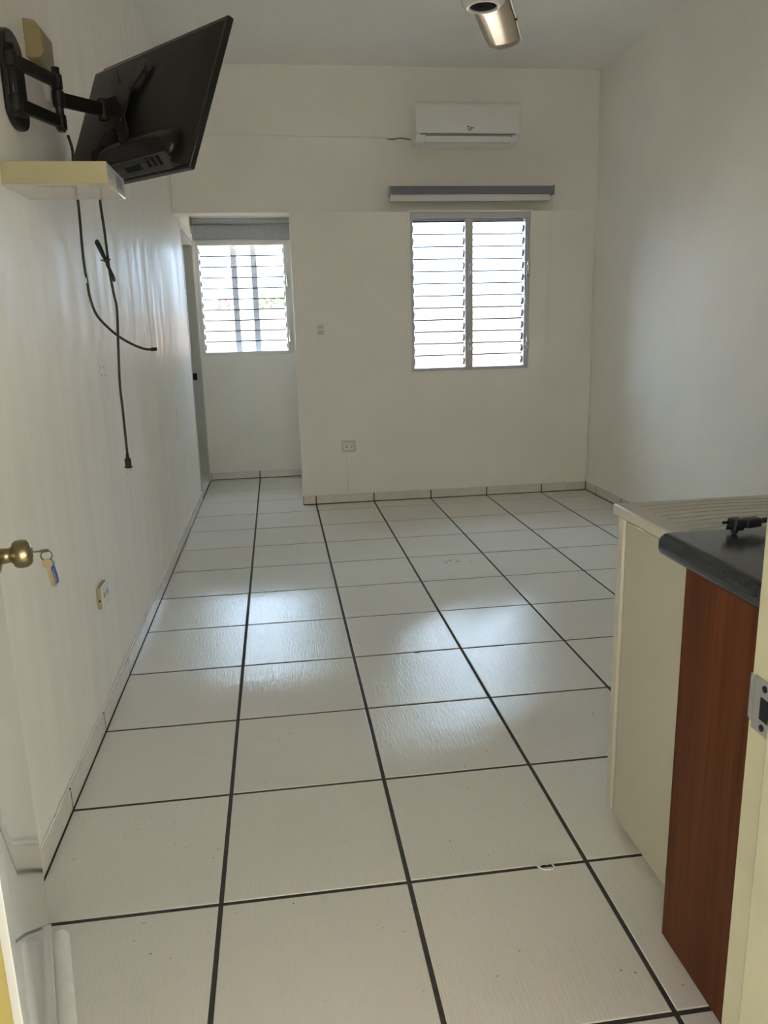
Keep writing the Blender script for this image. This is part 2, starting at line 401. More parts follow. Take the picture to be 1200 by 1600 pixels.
# ------------------------------------------------------------------ walls
tag(slab('x', XL-0.15, XL, [YF-0.15, YA+0.14], [-0.15, ZC+0.13], [(5.12, 5.925, -0.0, 2.075)]).build('wall_left', 'wall_left'),
    'white left wall with brushed paint streaks beside the television', 'wall', kind='structure')
tag(slab('y', YB, YB+0.14, [XL, XR], [-0.15, ZC+0.13], [(XL, OX1, -0.15, OZ1), (1.219, 2.122, 0.985, 2.12)]).build('wall_back', 'wall', bevel=0.006),
    'white back wall with the louvred window and the alcove opening', 'wall', kind='structure')
tag(slab('x', XR, XR+0.15, [YF-0.15, YB+0.14], [-0.15, ZC+0.13], []).build('wall_right', 'wall'),
    'plain white right wall of the room', 'wall', kind='structure')
tag(slab('y', YF-0.15, YF, [XL, XR], [-0.15, ZC+0.13], [(-0.163, 0.773, -0.15, 2.12)]).build('wall_front', ['wall']),
    'front wall around the entrance doorway', 'wall', kind='structure')
tag(slab('y', YA, YA+0.14, [XL, AXR+0.14], [-0.15, 2.60], [(-0.428, 0.364, 1.112, 2.078)]).build('wall_alcove_back', 'wall'),
    'white wall under the small window at the end of the alcove', 'wall', kind='structure')
tag(slab('x', AXR, AXR+0.14, [YB+0.14, YA], [-0.15, 2.60], []).build('wall_alcove_right', 'wall'),
    'right side wall inside the alcove', 'wall', kind='structure')
tag(slab('z', 2.48, 2.60, [XL, AXR], [YB+0.14, YA], []).build('ceiling_alcove', 'ceiling'),
    'low white ceiling inside the alcove', 'ceiling', kind='structure')
tag(slab('z', ZC, ZC+0.13, [XL, XR], [YF, YB], []).build('ceiling', 'ceiling'),
    'plain white ceiling of the room', 'ceiling', kind='structure')

# ------------------------------------------------------------------ skirting tiles
def skirting(name, label, axis, face, out, breaks, h=0.07, t=0.0105):
    """a grout backing with one tile piece per length; out = +1/-1 direction away from the wall"""
    mb = MB(); a, b = breaks[0], breaks[-1]
    f0, f1 = sorted((face, face+out*(t-0.0008)))
    if axis == 'y': mb.box(f0, f1, a, b, 0, h-0.002)
    else: mb.box(a, b, f0, f1, 0, h-0.002)
    s = tag(mb.build(name, 'grout'), label, 'skirting', kind='structure')
    for u, v in zip(breaks[:-1], breaks[1:]):
        mb = MB(); g = 0.0042; hh = h + random.uniform(-0.0015, 0.0015)
        f0, f1 = sorted((face+out*0.001, face+out*t))
        if axis == 'y': mb.box(f0, f1, u+g, v-g, 0.0065, hh)
        else: mb.box(u+g, v-g, f0, f1, 0.0065, hh)
        mb.build('skirting_tile', 'skirting', s, bevel=0.0012)
    # uneven filler bead along the top edge
    mb = MB(); n = int((b-a)/0.03); top = []
    for i in range(n+1):
        u = a+(b-a)*i/n; d = out*(0.0035+random.uniform(-.0012, .0018)); z = h+random.uniform(-0.002, 0.003)
        top.append((face+d*0.9, u, z) if axis == 'y' else (u, face+d*0.9, z))
    mb.tube(top, 0.0034, 6); mb.build('filler_bead', 'plaster', s)
    return s
kt = [k*T for k in range(-1, 14)]
skirting('baseboard_left', 'row of cream skirting tiles along the left wall', 'y', XL, 1, [YF] + [v for v in kt if YF+.05 < v < 5.07] + [5.09])
skirting('baseboard_back', 'row of cream skirting tiles along the back wall under the window', 'x', YB, -1, [OX1-0.002] + [v for v in kt if OX1+.05 < v < XR-.05] + [XR-0.012])
skirting('baseboard_right', 'row of cream skirting tiles along the right wall', 'y', XR, -1, [0.3] + [v for v in kt if .35 < v < YB-.05] + [YB-0.012])
skirting('baseboard_alcove', 'two cream skirting tiles under the alcove window', 'x', YA, -1, [XL+0.012, 0.0, AXR])

# ------------------------------------------------------------------ louvred windows
def operator(mb_parent, x, y, z, side=-1):
    h = MB()
    h.box(x-0.008, x+0.008, y-0.012, y, z-0.055, z+0.055)
    h.tube(catmull([(x, y-0.012, z-0.01), (x+0.004, y-0.03, z+0.01), (x-0.003, y-0.038, z+0.032), (x+0.002, y-0.03, z+0.05)], 4), 0.0055, 8)
    h.tube(catmull([(x, y-0.012, z+0.01), (x-0.006*side, y-0.028, z-0.012), (x+0.004, y-0.032, z-0.035)], 4), 0.005, 8)
    return h.build('operator_handle', 'chrome', mb_parent, bevel=0.003)
def louvre_panel(parent, x0, x1, z0, z1, y, n, gmat, tilt):
    pitch = (z1-z0)/n; hgt = pitch*1.06
    for k in range(n):
        mb = MB(); zc = z0+pitch*(k+0.5)
        vs, fs = mb.box(x0, x1, -0.003, 0.003, -hgt/2, hgt/2)
        for f in fs:
            nrm = f.calc_center_median()
            if abs(nrm.z) > hgt*0.4: f.material_index = 1
        vs2, fs2 = mb.box(x0, x1, -0.0036, 0.0036, hgt/2, hgt/2+0.0085, 1); vs = vs + vs2
        a = tilt
        for v in vs:
            yy, zz = v.co.y, v.co.z
            v.co = Vector((v.co.x, y + yy*math.cos(a) - zz*math.sin(a), zc + yy*math.sin(a) + zz*math.cos(a)))
        mb.build('glass_slat', [gmat, 'glass_edge'], parent)
    for xx in (x0, x1):          # pivot clips
        for k in range(n):
            zc = z0+pitch*(k+0.5); mb = MB()
            mb.bar((xx, y-0.012, zc+0.018), (xx, y+0.012, zc-0.018), 0.010, 0.030, (0, 1, 0))
            mb.build('slat_clip', 'clip', parent)
# main window
wy = YB+0.055
win = root('window_1', (1.67, wy, 0.985), 'large aluminium louvred window with two panels on the back wall', 'window', kind='structure')
mb = MB()
mb.box(1.219, 2.122, wy-0.05, wy+0.03, 0.985, 1.008); mb.box(1.219, 2.122, wy-0.05, wy+0.03, 2.078, 2.12)
mb.box(1.219, 1.240, wy-0.05, wy+0.03, 1.008, 2.078); mb.box(2.088, 2.122, wy-0.05, wy+0.03, 1.008, 2.078)
mb.box(1.632, 1.690, wy-0.052, wy+0.03, 1.008, 2.078)
mb.build('window_frame', 'alu', win, bevel=0.003)
mb = MB(); mb.box(1.245, 1.632, wy-0.012, wy+0.01, 2.055, 2.078); mb.box(1.69, 2.085, wy-0.012, wy+0.01, 2.055, 2.078)
mb.build('head_rail', 'alu', win, bevel=0.002)
mb = MB(); mb.box(1.203, 1.219, YB-0.006, YB+0.002, 0.97, 2.135); mb.box(2.122, 2.138, YB-0.006, YB+0.002, 0.97, 2.135)
mb.box(1.219, 2.122, YB-0.006, YB+0.002, 2.12, 2.135); mb.box(1.203, 2.138, YB-0.006, YB+0.002, 0.968, 0.985)
mb.build('plaster_edge', 'wall', win, bevel=0.003)
louvre_panel(win, 1.247, 1.628, 1.008, 2.055, wy, 12, 'glass_frost', math.radians(16))
louvre_panel(win, 1.694, 2.082, 1.008, 2.055, wy, 12, 'glass_frost', math.radians(16))
for xx in (1.661, 2.105):
    for zz in (1.715, 1.17): operator(win, xx, wy-0.05, zz)
mb = MB(); mb.tube([(2.098, wy-0.045, 1.02), (2.094, wy-0.052, 1.5), (2.099, wy-0.045, 2.06)], 0.004, 8); mb.build('link_rod', 'chrome', win)
# alcove window
wy2 = YA+0.035
win2 = root('window_2', (-0.03, wy2, 1.112), 'small white louvred window at the end of the alcove', 'window', kind='structure')
mb = MB()
mb.box(-0.428, 0.364, wy2-0.03, wy2+0.04, 1.112, 1.140); mb.box(-0.428, 0.364, wy2-0.03, wy2+0.04, 2.038, 2.078)
mb.box(-0.428, -0.404, wy2-0.03, wy2+0.04, 1.14, 2.038); mb.box(0.318, 0.364, wy2-0.03, wy2+0.04, 1.14, 2.038)
mb.build('window_frame', 'alu_white', win2, bevel=0.003)
louvre_panel(win2, -0.398, 0.312, 1.140, 2.038, wy2+0.012, 10, 'glass', math.radians(24))
for zz in (1.74, 1.27): operator(win2, 0.335, wy2-0.03, zz)

# ------------------------------------------------------------------ door frame in the alcove (left wall)
fr = root('door_1', (XL-0.06, 5.52, 0), 'pale grey painted door frame and closed door on the left side of the alcove', 'door', kind='structure')
mb = MB(); mb.box(XL-0.15, XL+0.004, 5.885, 5.925, 0, 2.075); mb.box(XL-0.15, XL+0.004, 5.12, 5.155, 0, 2.075); mb.box(XL-0.15, XL+0.004, 5.155, 5.885, 2.035, 2.075)
mb.build('door_frame', 'frame_grey', fr, bevel=0.003)
mb = MB(); mb.box(XL, XL+0.012, 5.925, 5.950, 0.0, 2.12); mb.box(XL, XL+0.012, 5.04, 5.12, 2.075, 2.125); mb.box(XL, XL+0.012, 5.12, 5.95, 2.075, 2.125)
mb.build('casing', 'alu_white', fr, bevel=0.003)
mb = MB(); mb.box(XL-0.15, XL-0.11, 5.155, 5.885, 0.01, 2.035); mb.build('door_leaf', 'frame_grey', fr, bevel=0.002)
mb = MB(); mb.box(XL-0.075, XL-0.035, 5.881, 5.887, 0.91, 0.97); mb.build('strike_plate', 'slot', fr)

# ------------------------------------------------------------------ entrance door frame
ef = root('door_2', (0.305, -0.455, 0), 'cream painted entrance door frame', 'door frame', kind='structure')
mb = MB(); mb.prism([(0.773, -0.53), (0.773, -0.377), (0.737, -0.377), (0.737, -0.422), (0.727, -0.426), (0.727, -0.53)], 'z', 0, 2.085)
mb.build('strike_jamb', 'jamb', ef, bevel=0.0025)
mb = MB(); mb.prism([(-0.163, -0.53), (-0.163, YF-0.002), (-0.1275, YF-0.002), (-0.1275, -0.425), (-0.118, -0.429), (-0.118, -0.53)], 'z', 0, 2.085)
mb.build('hinge_jamb', 'jamb_yellow', ef, bevel=0.0025)
mb = MB(); mb.box(-0.163, 0.773, -0.53, YF, 2.085, 2.12); mb.build('head_jamb', 'jamb', ef, bevel=0.0025)
# strike plate on the jamb
mb = MB(); zs = 0.872
xs_ = 0.737
mb.box(xs_-0.0018, xs_+0.0005, -0.4215, -0.385, zs-0.034, zs+0.034)
st = mb.build('strike_plate', 'chrome', ef, bevel=0.0007)
mb = MB()
pts = [(-0.386, xs_-0.0018), (-0.379, xs_-0.0018), (-0.3735, xs_+0.001), (-0.371, xs_+0.006)]
prof = [(x, y) for y, x in pts] + [(x+0.0016, y) for y, x in reversed(pts)]
mb.prism([(p[0], p[1]) for p in prof], 'z', zs-0.024, zs+0.030); mb.build('strike_lip', 'chrome', st)
mb = MB(); mb.box(xs_-0.0022, xs_-0.0012, -0.416, -0.399, zs-0.016, zs+0.012); mb.build('latch_hole', 'slot', st, bevel=0.0003)
for dz in (-0.025, 0.024):
    mb = MB(); mb.cyl((xs_-0.0024, -0.405, zs+dz), (xs_-0.001, -0.405, zs+dz), 0.0042, n=16); mb.build('screw', 'slot', st)

# ------------------------------------------------------------------ entrance door, swung into the room
DW = 0.866
hinge = Vector((-0.129, -0.380, 0)); ddir = Vector((-0.2933, 0.9560, 0))
ang = math.atan2(ddir.y, ddir.x)
dm = Matrix.Translation(hinge) @ Matrix.Rotation(ang, 4, 'Z')
def dw(x, y, z): return dm @ Vector((x, y, z))
door = root('entrance_door', None, 'glossy white entrance door standing open at the left edge', 'door', matrix=dm)
mb = MB(); mb.prism([(0, 0.0), (DW-0.020, 0.0), (DW-0.002, 0.005), (DW, 0.009), (DW, 0.04), (0, 0.04)], 'z', 0.012, 2.06)
mb.build('door_leaf', 'door', door, bevel=0.0015, local=True)
mb = MB(); mb.tube([(x, -0.019, 0.0205) for x in (0.03, 0.05, 0.4, 0.7, DW-0.092, DW-0.078, DW-0.070, DW-0.066)],
                   lambda t: 0.018 if t < 0.72 else (0.0172 if t < 0.8 else (0.0145 if t < 0.95 else 0.006)), 20)
mb.build('draught_stopper', 'foam', door, local=True)
mb = MB(); mb.box(0.03, DW-0.062, -0.003, 0.0, 0.006, 0.05); mb.build('stopper_sleeve', 'white_plastic', door, local=True)
# knob
KX, KZ = DW-0.062, 0.895
mb = MB(); mb.lathe((KX, 0, KZ), (0, -1, 0), [(0, 0.033), (0.003, 0.033), (0.007, 0.029), (0.010, 0.016), (0.024, 0.0145), (0.029, 0.017), (0.0315, 0.0235), (0.037, 0.0275), (0.046, 0.0288), (0.056, 0.0272), (0.062, 0.0232), (0.0655, 0.0185), (0.066, 0.0)], 40)
knob = mb.build('door_knob', 'brass', door, local=True)
mb = MB(); mb.lathe((KX, -0.0655, KZ), (0, -1, 0), [(0, 0.010), (0.0012, 0.010), (0.0012, 0.0)], 20); mb.build('keyhole', 'key_brass', knob, local=True)
mb = MB(); mb.box(DW-0.0005, DW+0.0012, 0.010, 0.035, KZ-0.03, KZ+0.03); mb.build('latch_plate', 'chrome', door, local=True)

# keys hanging from the lock
kp = dw(KX, -0.0665, KZ)
nrm = (dw(0, -1, 0) - dw(0, 0, 0)).normalized(); al = ddir.copy()
kb = kp + nrm*0.018
kr = root('key_ring', kp + Vector((0, 0, -0.085)), 'bunch of keys hanging from the brass door knob', 'keys')
mb = MB(); mb.obox(kp + nrm*0.004, nrm, al, (0, 0, 1), 0.011, 0.0042, 0.0009)
mb.lathe(kb + nrm*0.003 + Vector((0, 0, -0.001)), (0, 0, 1), [(0, 0.0095), (0.002, 0.0095)], 20)
mb.build('lock_key', 'key_brass', kr)
def ringpts(c, r, ax, ay, n=24): return [Vector(c) + Vector(ax)*r*math.cos(2*math.pi*i/n) + Vector(ay)*r*math.sin(2*math.pi*i/n) for i in range(n)]
rc = kb + nrm*0.006 + Vector((0, 0, -0.0105))
mb = MB(); mb.tube(ringpts(rc, 0.0105, nrm, (0, 0, 1)), 0.0013, 8, True); mb.tube(ringpts(rc + al*0.002, 0.0103, nrm, (0, 0, 1)), 0.0013, 8, True)
mb.build('split_ring', 'key_brass', kr)
def key(name, c, d, side, mt):
    d = Vector(d).normalized(); side = Vector(side).normalized(); th = d.cross(side)
    mb = MB(); mb.lathe(Vector(c) - th*0.001, th, [(0, 0.0098), (0.002, 0.0098)], 18)
    mb.obox(Vector(c)+d*0.027, d, side, th, 0.021, 0.0038, 0.0009)
    for i in range(4): mb.obox(Vector(c)+d*(0.022+0.006*i)+side*0.0040, d, side, th, 0.0018, 0.0016-0.0003*(i % 2), 0.0009)
    mb.obox(Vector(c)+d*0.0485, d+side*0.5, side, th, 0.0016, 0.0026, 0.0009)
    return mb.build(name, mt, kr)
key('brass_key', rc + Vector((0, 0, -0.016)) - al*0.002, nrm*0.12 + Vector((0, 0, -1)), nrm, 'key_brass')
key('steel_key', rc + Vector((0, 0, -0.018)) + al*0.004 + nrm*0.004, nrm*0.10 + Vector((0, 0, -1)), nrm, 'key_brass')
bc = rc + Vector((0, 0, -0.010)) + nrm*0.008
loop = catmull([bc, bc + nrm*0.004 + Vector((0, 0, -0.02)), bc + nrm*0.007 + Vector((0, 0, -0.044)), bc + nrm*0.003 + Vector((0, 0, -0.049)), bc + nrm*0.0 + Vector((0, 0, -0.042)), bc - nrm*0.001 + Vector((0, 0, -0.02)), bc], 5)
mb = MB(); mb.tube(loop, 0.0024, 8); mb.build('key_tag', 'blue', kr)

# ------------------------------------------------------------------ air conditioner
ac = root('air_conditioner', (1.60, 4.60, 2.545), 'white split air conditioner high on the back wall', 'air conditioner')
AX0, AX1 = 1.236, 1.966
mb = MB()
body = [(YB, 2.545), (4.60, 2.545), (4.545, 2.557), (4.515, 2.580), (4.503, 2.600), (4.512, 2.602), (4.512, 2.77), (4.53, 2.792), (YB, 2.802)]
mb.prism(body, 'x', AX0, AX1); mb.build('casing', 'ac_white', ac, bevel=0.008, seg=3)
mb = MB(); mb.prism([(4.513, 2.600), (4.494, 2.602), (4.490, 2.635), (4.490, 2.765), (4.498, 2.788), (4.516, 2.803), (4.532, 2.803), (4.532, 2.78), (4.513, 2.76)], 'x', AX0-0.004, AX1+0.004)
mb.build('front_panel', 'ac_white', ac, bevel=0.012, seg=3)
mb = MB(); mb.box(AX0+0.03, AX1-0.03, 4.500, 4.515, 2.5935, 2.6005); mb.build('panel_gap', 'grey_slot', ac)
fx0, fx1 = AX0+0.072, AX1-0.055
def slope(u, off=0.0):   # point along the sloping underside
    a, b = Vector((0, 4.5045, 2.592)), Vector((0, 4.556, 2.5535)); n = Vector((0, -0.6, -0.8))
    return a + (b-a)*u + n*off
mb = MB(); a, b = slope(0.02, 0.0015), slope(0.98, 0.0015); mb.bar((0, a.y, a.z), (0, b.y, b.z), fx1-fx0+0.008, 0.002, (0, -0.6, -0.8))
for v in mb.bm.verts: v.co.x += (fx0+fx1)/2
mb.build('flap_gap', 'grey_slot', ac)
mb = MB(); a, b = slope(0.08, 0.003), slope(0.90, 0.003); mb.bar((0, a.y, a.z), (0, b.y, b.z), fx1-fx0-0.004, 0.004, (0, -0.6, -0.8))
for v in mb.bm.verts: v.co.x += (fx0+fx1)/2
mb.build('air_flap', 'ac_white', ac, bevel=0.001)
def text_mesh(name, s, size, matrix, material, parent, shear=0.0, bold=0.0):
    cu = bpy.data.curves.new(name, 'FONT'); cu.body = s; cu.size = size; cu.align_x = 'CENTER'; cu.align_y = 'CENTER'; cu.shear = shear; cu.extrude = 0.0004; cu.offset = bold
    t = bpy.data.objects.new(name, cu); col.objects.link(t)
    dg = bpy.context.evaluated_depsgraph_get(); me = bpy.data.meshes.new_from_object(t.evaluated_get(dg)); me.name = name
    bpy.data.objects.remove(t)
    me.transform(matrix); 
    if parent.type == 'EMPTY' or True: me.transform(Matrix.Translation(-WORLD[parent.name]))
    me.materials.clear(); me.materials.append(M[material])
    o = bpy.data.objects.new(name, me); col.objects.link(o); o.parent = parent; WORLD[o.name] = WORLD[parent.name]
    return o
text_mesh('logo_lettering', 'Tgr', 0.036, Matrix.Translation((1.607, 4.4893, 2.632)) @ Matrix.Rotation(math.pi/2, 4, 'X'), 'red', ac, 0.35, 0.0006)

# cable feeding it along the wall
ca = root('surface_cable', (0.5, YB-0.004, 2.62), 'thin white cable run along the back wall to the air conditioner', 'cable')
mb = MB(); mb.tube([(-0.445, YB-0.003, 2.628), (0.2, YB-0.003, 2.626), (0.8, YB-0.003, 2.620), (1.062, YB-0.003, 2.618)], 0.0045, 8); mb.build('raceway', 'wall', ca)
mb = MB(); mb.tube(catmull([(1.060, YB-0.006, 2.614), (1.10, YB-0.012, 2.617), (1.15, YB-0.012, 2.626), (1.195, YB-0.01, 2.620), (1.235, YB-0.02, 2.608)], 6), 0.0055, 8); mb.build('cable_tail', 'foam', ca)
mb = MB(); mb.tube(catmull([(1.062, YB-0.005, 2.610), (1.11, YB-0.008, 2.606), (1.16, YB-0.008, 2.614), (1.236, YB-0.012, 2.602)], 6), 0.0028, 8); mb.build('black_wire', 'rubber', ca)

# ------------------------------------------------------------------ roller blinds
rb = root('roller_blind', (1.68, 4.66, 2.20), 'rolled up grey roller blind above the large louvred window', 'blind')
mb = MB(); mb.prism([(4.70, 2.236), (4.645, 2.234), (4.640, 2.241), (4.640, 2.279), (4.650, 2.288), (4.70, 2.290)], 'x', 1.070, 2.272); mb.build('cassette', 'blind_grey', rb, bevel=0.003)
for xx in (1.064, 2.272):
    mb = MB(); mb.box(xx, xx+0.006, 4.636, YB, 2.229, 2.294); mb.build('end_cap', 'blind_grey' if xx > 2 else 'alu', rb, bevel=0.002)
mb = MB(); mb.box(1.072, 2.255, 4.662, 4.682, 2.190, 2.2355); mb.build('bottom_rail', 'white_plastic', rb, bevel=0.004)
mb = MB()
for dx, zz in ((0.0, 0.955), (0.018, 0.955)):
    pass
chain = catmull([(2.262, 4.675, 2.240), (2.262, 4.682, 1.8), (2.252, 4.690, 1.3), (2.244, 4.692, 0.99), (2.250, 4.692, 0.962), (2.260, 4.692, 0.975), (2.270, 4.690, 1.3), (2.276, 4.682, 1.8), (2.276, 4.675, 2.240)], 10)
mb.tube(chain, 0.0011, 5); mb.build('pull_chain', 'white_plastic', rb)
rb2 = root('roller_blind', (-0.02, 5.92, 2.06), 'grey roller blind half lowered over the top of the alcove window', 'blind')
mb = MB(); mb.prism([(5.905+0.022*math.cos(a), 2.226+0.024*math.sin(a)) for a in [i*math.pi/9 for i in range(18)]], 'x', -0.432, 0.40, True); mb.build('fabric_roll', 'blind_fabric', rb2)
mb = MB(); mb.box(-0.430, 0.398, 5.9270, 5.9285, 2.085, 2.225); mb.build('hanging_fabric', 'blind_fabric', rb2)
mb = MB(); mb.box(-0.430, 0.398, 5.922, 5.934, 2.072, 2.087); mb.build('bottom_rail', 'blind_fabric', rb2, bevel=0.003)
for xx in (-0.44, 0.402):
    mb = MB(); mb.box(xx, xx+0.006, 5.88, YA, 2.195, 2.258); mb.build('bracket', 'clip', rb2, bevel=0.002)

# ------------------------------------------------------------------ ceiling fan
FX, FY = 1.128, 2.335
fan = root('ceiling_fan', (FX, FY, 2.60), 'white ceiling fan with a bare hub and bronze blades', 'ceiling fan')
mb = MB(); mb.lathe((FX, FY, ZC), (0, 0, -1), [(0, 0.07), (0.02, 0.07), (0.07, 0.035), (0.075, 0.018)], 32); mb.build('canopy', 'fan_white', fan)
mb = MB(); mb.cyl((FX, FY, ZC-0.07), (FX, FY, 2.76), 0.013); mb.build('downrod', 'fan_white', fan)
mb = MB(); mb.lathe((FX, FY, 2.78), (0, 0, -1), [(0, 0.03), (0.02, 0.075), (0.05, 0.108), (0.085, 0.115), (0.125, 0.112), (0.150, 0.098), (0.158, 0.075), (0.160, 0.074)], 40); mb.build('motor_housing', 'fan_white', fan)
mb = MB(); mb.lathe((FX, FY, 2.622), (0, 0, -1), [(0, 0.092), (0.016, 0.090), (0.030, 0.078), (0.036, 0.070), (0.037, 0.066), (0.037, 0.057), (0.020, 0.055), (0.020, 0.0)], 40); mb.build('bottom_cap', 'fan_white', fan)
mb = MB(); mb.lathe((FX, FY, 2.596), (0, 0, -1), [(0, 0.0555), (0.005, 0.0555), (0.008, 0.04), (0.008, 0.0)], 32); mb.cyl((FX-0.008, FY, 2.590), (FX-0.008, FY, 2.584), 0.009, n=12)
mb.build('lamp_socket', 'slot', fan)
def blade(ang):
    d = Vector((math.sin(ang), math.cos(ang), 0)); s = Vector((math.cos(ang), -math.sin(ang), 0))
    mb = MB(); rows = []
    for i in range(11):
        r = 0.085 + (0.765-0.085)*i/10; wd = 0.080 + 0.005*math.sin(i/10*math.pi)
        if i == 10: wd *= 0.93
        row = []
        for j in range(9):
            u = (-1, -0.72, -0.45, -0.42, -0.1, 0.2, 0.5, 0.78, 1.0)[j]
            zz = 2.660 + (0.016*(-0.45-u)/0.55 if u < -0.45 else 0.016*((u+0.45)/1.45)**2)
            row.append(Vector((FX, FY, 0)) + d*(r - (0.02*max(0, u-0.6)/0.4 if i == 10 else 0)) + s*u*wd + Vector((0, 0, zz)))
        rows.append(row)
    th = Vector((0, 0, 0.006))
    lo = [[mb.bm.verts.new(p) for p in r] for r in rows]; hi = [[mb.bm.verts.new(p+th) for p in r] for r in rows]
    for i in range(10):
        for j in range(8):
            f = mb.bm.faces.new((lo[i][j], lo[i][j+1], lo[i+1][j+1], lo[i+1][j])); f.smooth = True
            f = mb.bm.faces.new((hi[i][j], hi[i+1][j], hi[i+1][j+1], hi[i][j+1])); f.smooth = True
    for i in range(10):
        mb.bm.faces.new((lo[i][0], lo[i+1][0], hi[i+1][0], hi[i][0])); mb.bm.faces.new((lo[i][8], hi[i][8], hi[i+1][8], lo[i+1][8]))
    for j in range(8):
        mb.bm.faces.new((lo[0][j], hi[0][j], hi[0][j+1], lo[0][j+1])); mb.bm.faces.new((lo[10][j], lo[10][j+1], hi[10][j+1], hi[10][j]))
    b = mb.build('blade', 'fan_blade', fan)
    mb = MB()     # pale rim strip along the trailing edge
    p0 = Vector((FX, FY, 2.672)) + d*0.10 + s*0.092; p1 = Vector((FX, FY, 2.672)) + d*0.72 + s*0.092
    mb.bar(p0, p1, 0.007, 0.010); mb.build('edge_strip', 'fan_white', b, bevel=0.002)
    mb = MB(); mb.bar(Vector((FX, FY, 2.672)) + d*0.40 + s*0.0915, Vector((FX, FY, 2.672)) + d*0.425 + s*0.0915, 0.010, 0.012); mb.build('clip', 'slot', b)
for k in range(3): blade(math.radians(23 + 120*k))

# ------------------------------------------------------------------ television and mount
Rm = Matrix(((0.6091, 0.7323, 0.3046), (-0.7921, 0.5811, 0.1868), (-0.0402, -0.3551, 0.9340)))
tm = Rm.to_4x4(); tm.translation = Vector((-0.159, 1.490, 1.966))
tv = root('television', None, 'black flat television seen from behind, tilted down from its wall mount', 'television', matrix=tm)
hw, hh = 0.365, 0.215
mb = MB(); mb.box(-hw, hw, -0.004, 0.016, -hh, hh); mb.build('front_bezel', 'black_plastic', tv, bevel=0.004, local=True)
mb = MB(); mb.box(-hw+0.012, hw-0.012, 0.0155, 0.0172, -hh+0.016, hh-0.012); mb.build('screen', 'screen', tv, local=True)
def frustum(mb, a, ya, b, yb):
    A = [mb.bm.verts.new((x, ya, z)) for x, z in ((a[0],a[2]),(a[1],a[2]),(a[1],a[3]),(a[0],a[3]))]
    B = [mb.bm.verts.new((x, yb, z)) for x, z in ((b[0],b[2]),(b[1],b[2]),(b[1],b[3]),(b[0],b[3]))]
    for i in range(4): mb.bm.faces.new((A[i], A[(i+1)%4], B[(i+1)%4], B[i]))
    mb.bm.faces.new(A[::-1]); mb.bm.faces.new(B)
mb = MB(); frustum(mb, (-0.358, 0.358, -0.208, 0.208), -0.003, (-0.335, 0.275, -0.200, 0.170), -0.036)
shell = mb.build('back_shell', 'black_plastic', tv, bevel=0.004, local=True)
mb = MB()
rowsz = []
for (yy, z0_, z1_, x0_, x1_) in ((-0.030, -0.204, -0.100, -0.14, 0.325), (-0.046, -0.196, -0.118, -0.115, 0.300), (-0.053, -0.182, -0.135, -0.09, 0.270)):
    ring = []
    for k in range(24):
        a = 2*math.pi*k/24; c_, s_ = math.cos(a), math.sin(a); e = 0.45
        ring.append(mb.bm.verts.new(((x0_+x1_)/2 + (x1_-x0_)/2*math.copysign(abs(c_)**e, c_), yy, (z0_+z1_)/2 + (z1_-z0_)/2*math.copysign(abs(s_)**e, s_))))
    rowsz.append(ring)
for A, B in zip(rowsz[:-1], rowsz[1:]):
    for k in range(24):
        f = mb.bm.faces.new((A[k], A[(k+1)%24], B[(k+1)%24], B[k])); f.smooth = True
mb.bm.faces.new(rowsz[0][::-1]); mb.bm.faces.new(rowsz[-1])
mb.build('electronics_cover', 'black_plastic', shell, local=True)
lz = lambda u: (-0.050 + 0.036*u, -0.190 - 0.022*u)     # sloping ledge along the bottom
mb = MB(); mb.prism([(-0.050, -0.186), (-0.0515, -0.190), (-0.014, -0.2135), (-0.010, -0.2135), (-0.010, -0.186)], 'x', -0.10, 0.30); mb.build('port_ledge', 'tv_ledge_lit', shell, local=True)  # grey puts the ledge's extra light into its colour
def ledge(name, x0, x1, u0, u1, mt):
    a, b = lz(u0), lz(u1); mb = MB(); mb.bar(((x0+x1)/2, a[0], a[1]), ((x0+x1)/2, b[0], b[1]), x1-x0, 0.0045, (0, -0.53, -0.85)); mb.build(name, mt, shell, local=True)
ledge('rating_label', 0.06, 0.15, 0.15, 0.75, 'slot')
for i in range(3): ledge('port_slot', 0.19+0.03*i, 0.205+0.03*i, 0.05, 0.7, 'slot')

mt_ = root('tv_wall_mount', (XL+0.01, 1.18, 1.85), 'black articulated wall mount arm holding the television', 'tv mount')
mb = MB()
oval = []
for a in [i*math.pi/16 for i in range(32)]:
    oval.append((1.195+0.075*math.cos(a), 1.968+0.045*math.sin(a) + (0.075 if math.sin(a) > 0 else -0.075)))
mb.prism(oval, 'x', XL, XL+0.022); mb.build('wall_plate', 'black_metal', mt_, bevel=0.006)
A_ = Vector((-0.424, 1.128, 0)); B_ = Vector((-0.360, 1.312, 0))
mb = MB(); mb.box(XL+0.02, A_.x+0.012, A_.y-0.012, A_.y+0.06, 1.875, 2.025); mb.build('wall_bracket', 'black_metal', mt_, bevel=0.004)
mb = MB(); mb.cyl((A_.x, A_.y, 1.868), (A_.x, A_.y, 2.035), 0.0125); mb.build('wall_pivot', 'black_metal', mt_)
for zz in (1.897, 2.000):
    mb = MB(); mb.bar((A_.x, A_.y, zz), (B_.x, B_.y, zz), 0.018, 0.032); mb.cyl((B_.x, B_.y, zz-0.019), (B_.x, B_.y, zz+0.019), 0.0155); mb.cyl((A_.x, A_.y, zz-0.019), (A_.x, A_.y, zz+0.019), 0.0165)
    mb.build('arm', 'black_metal', mt_, bevel=0.003)
mb = MB(); mb.cyl((B_.x, B_.y, 1.872), (B_.x, B_.y, 2.036), 0.011); mb.build('elbow_post', 'black_metal', mt_)
C_ = Vector((-0.268, 1.455, 1.966))
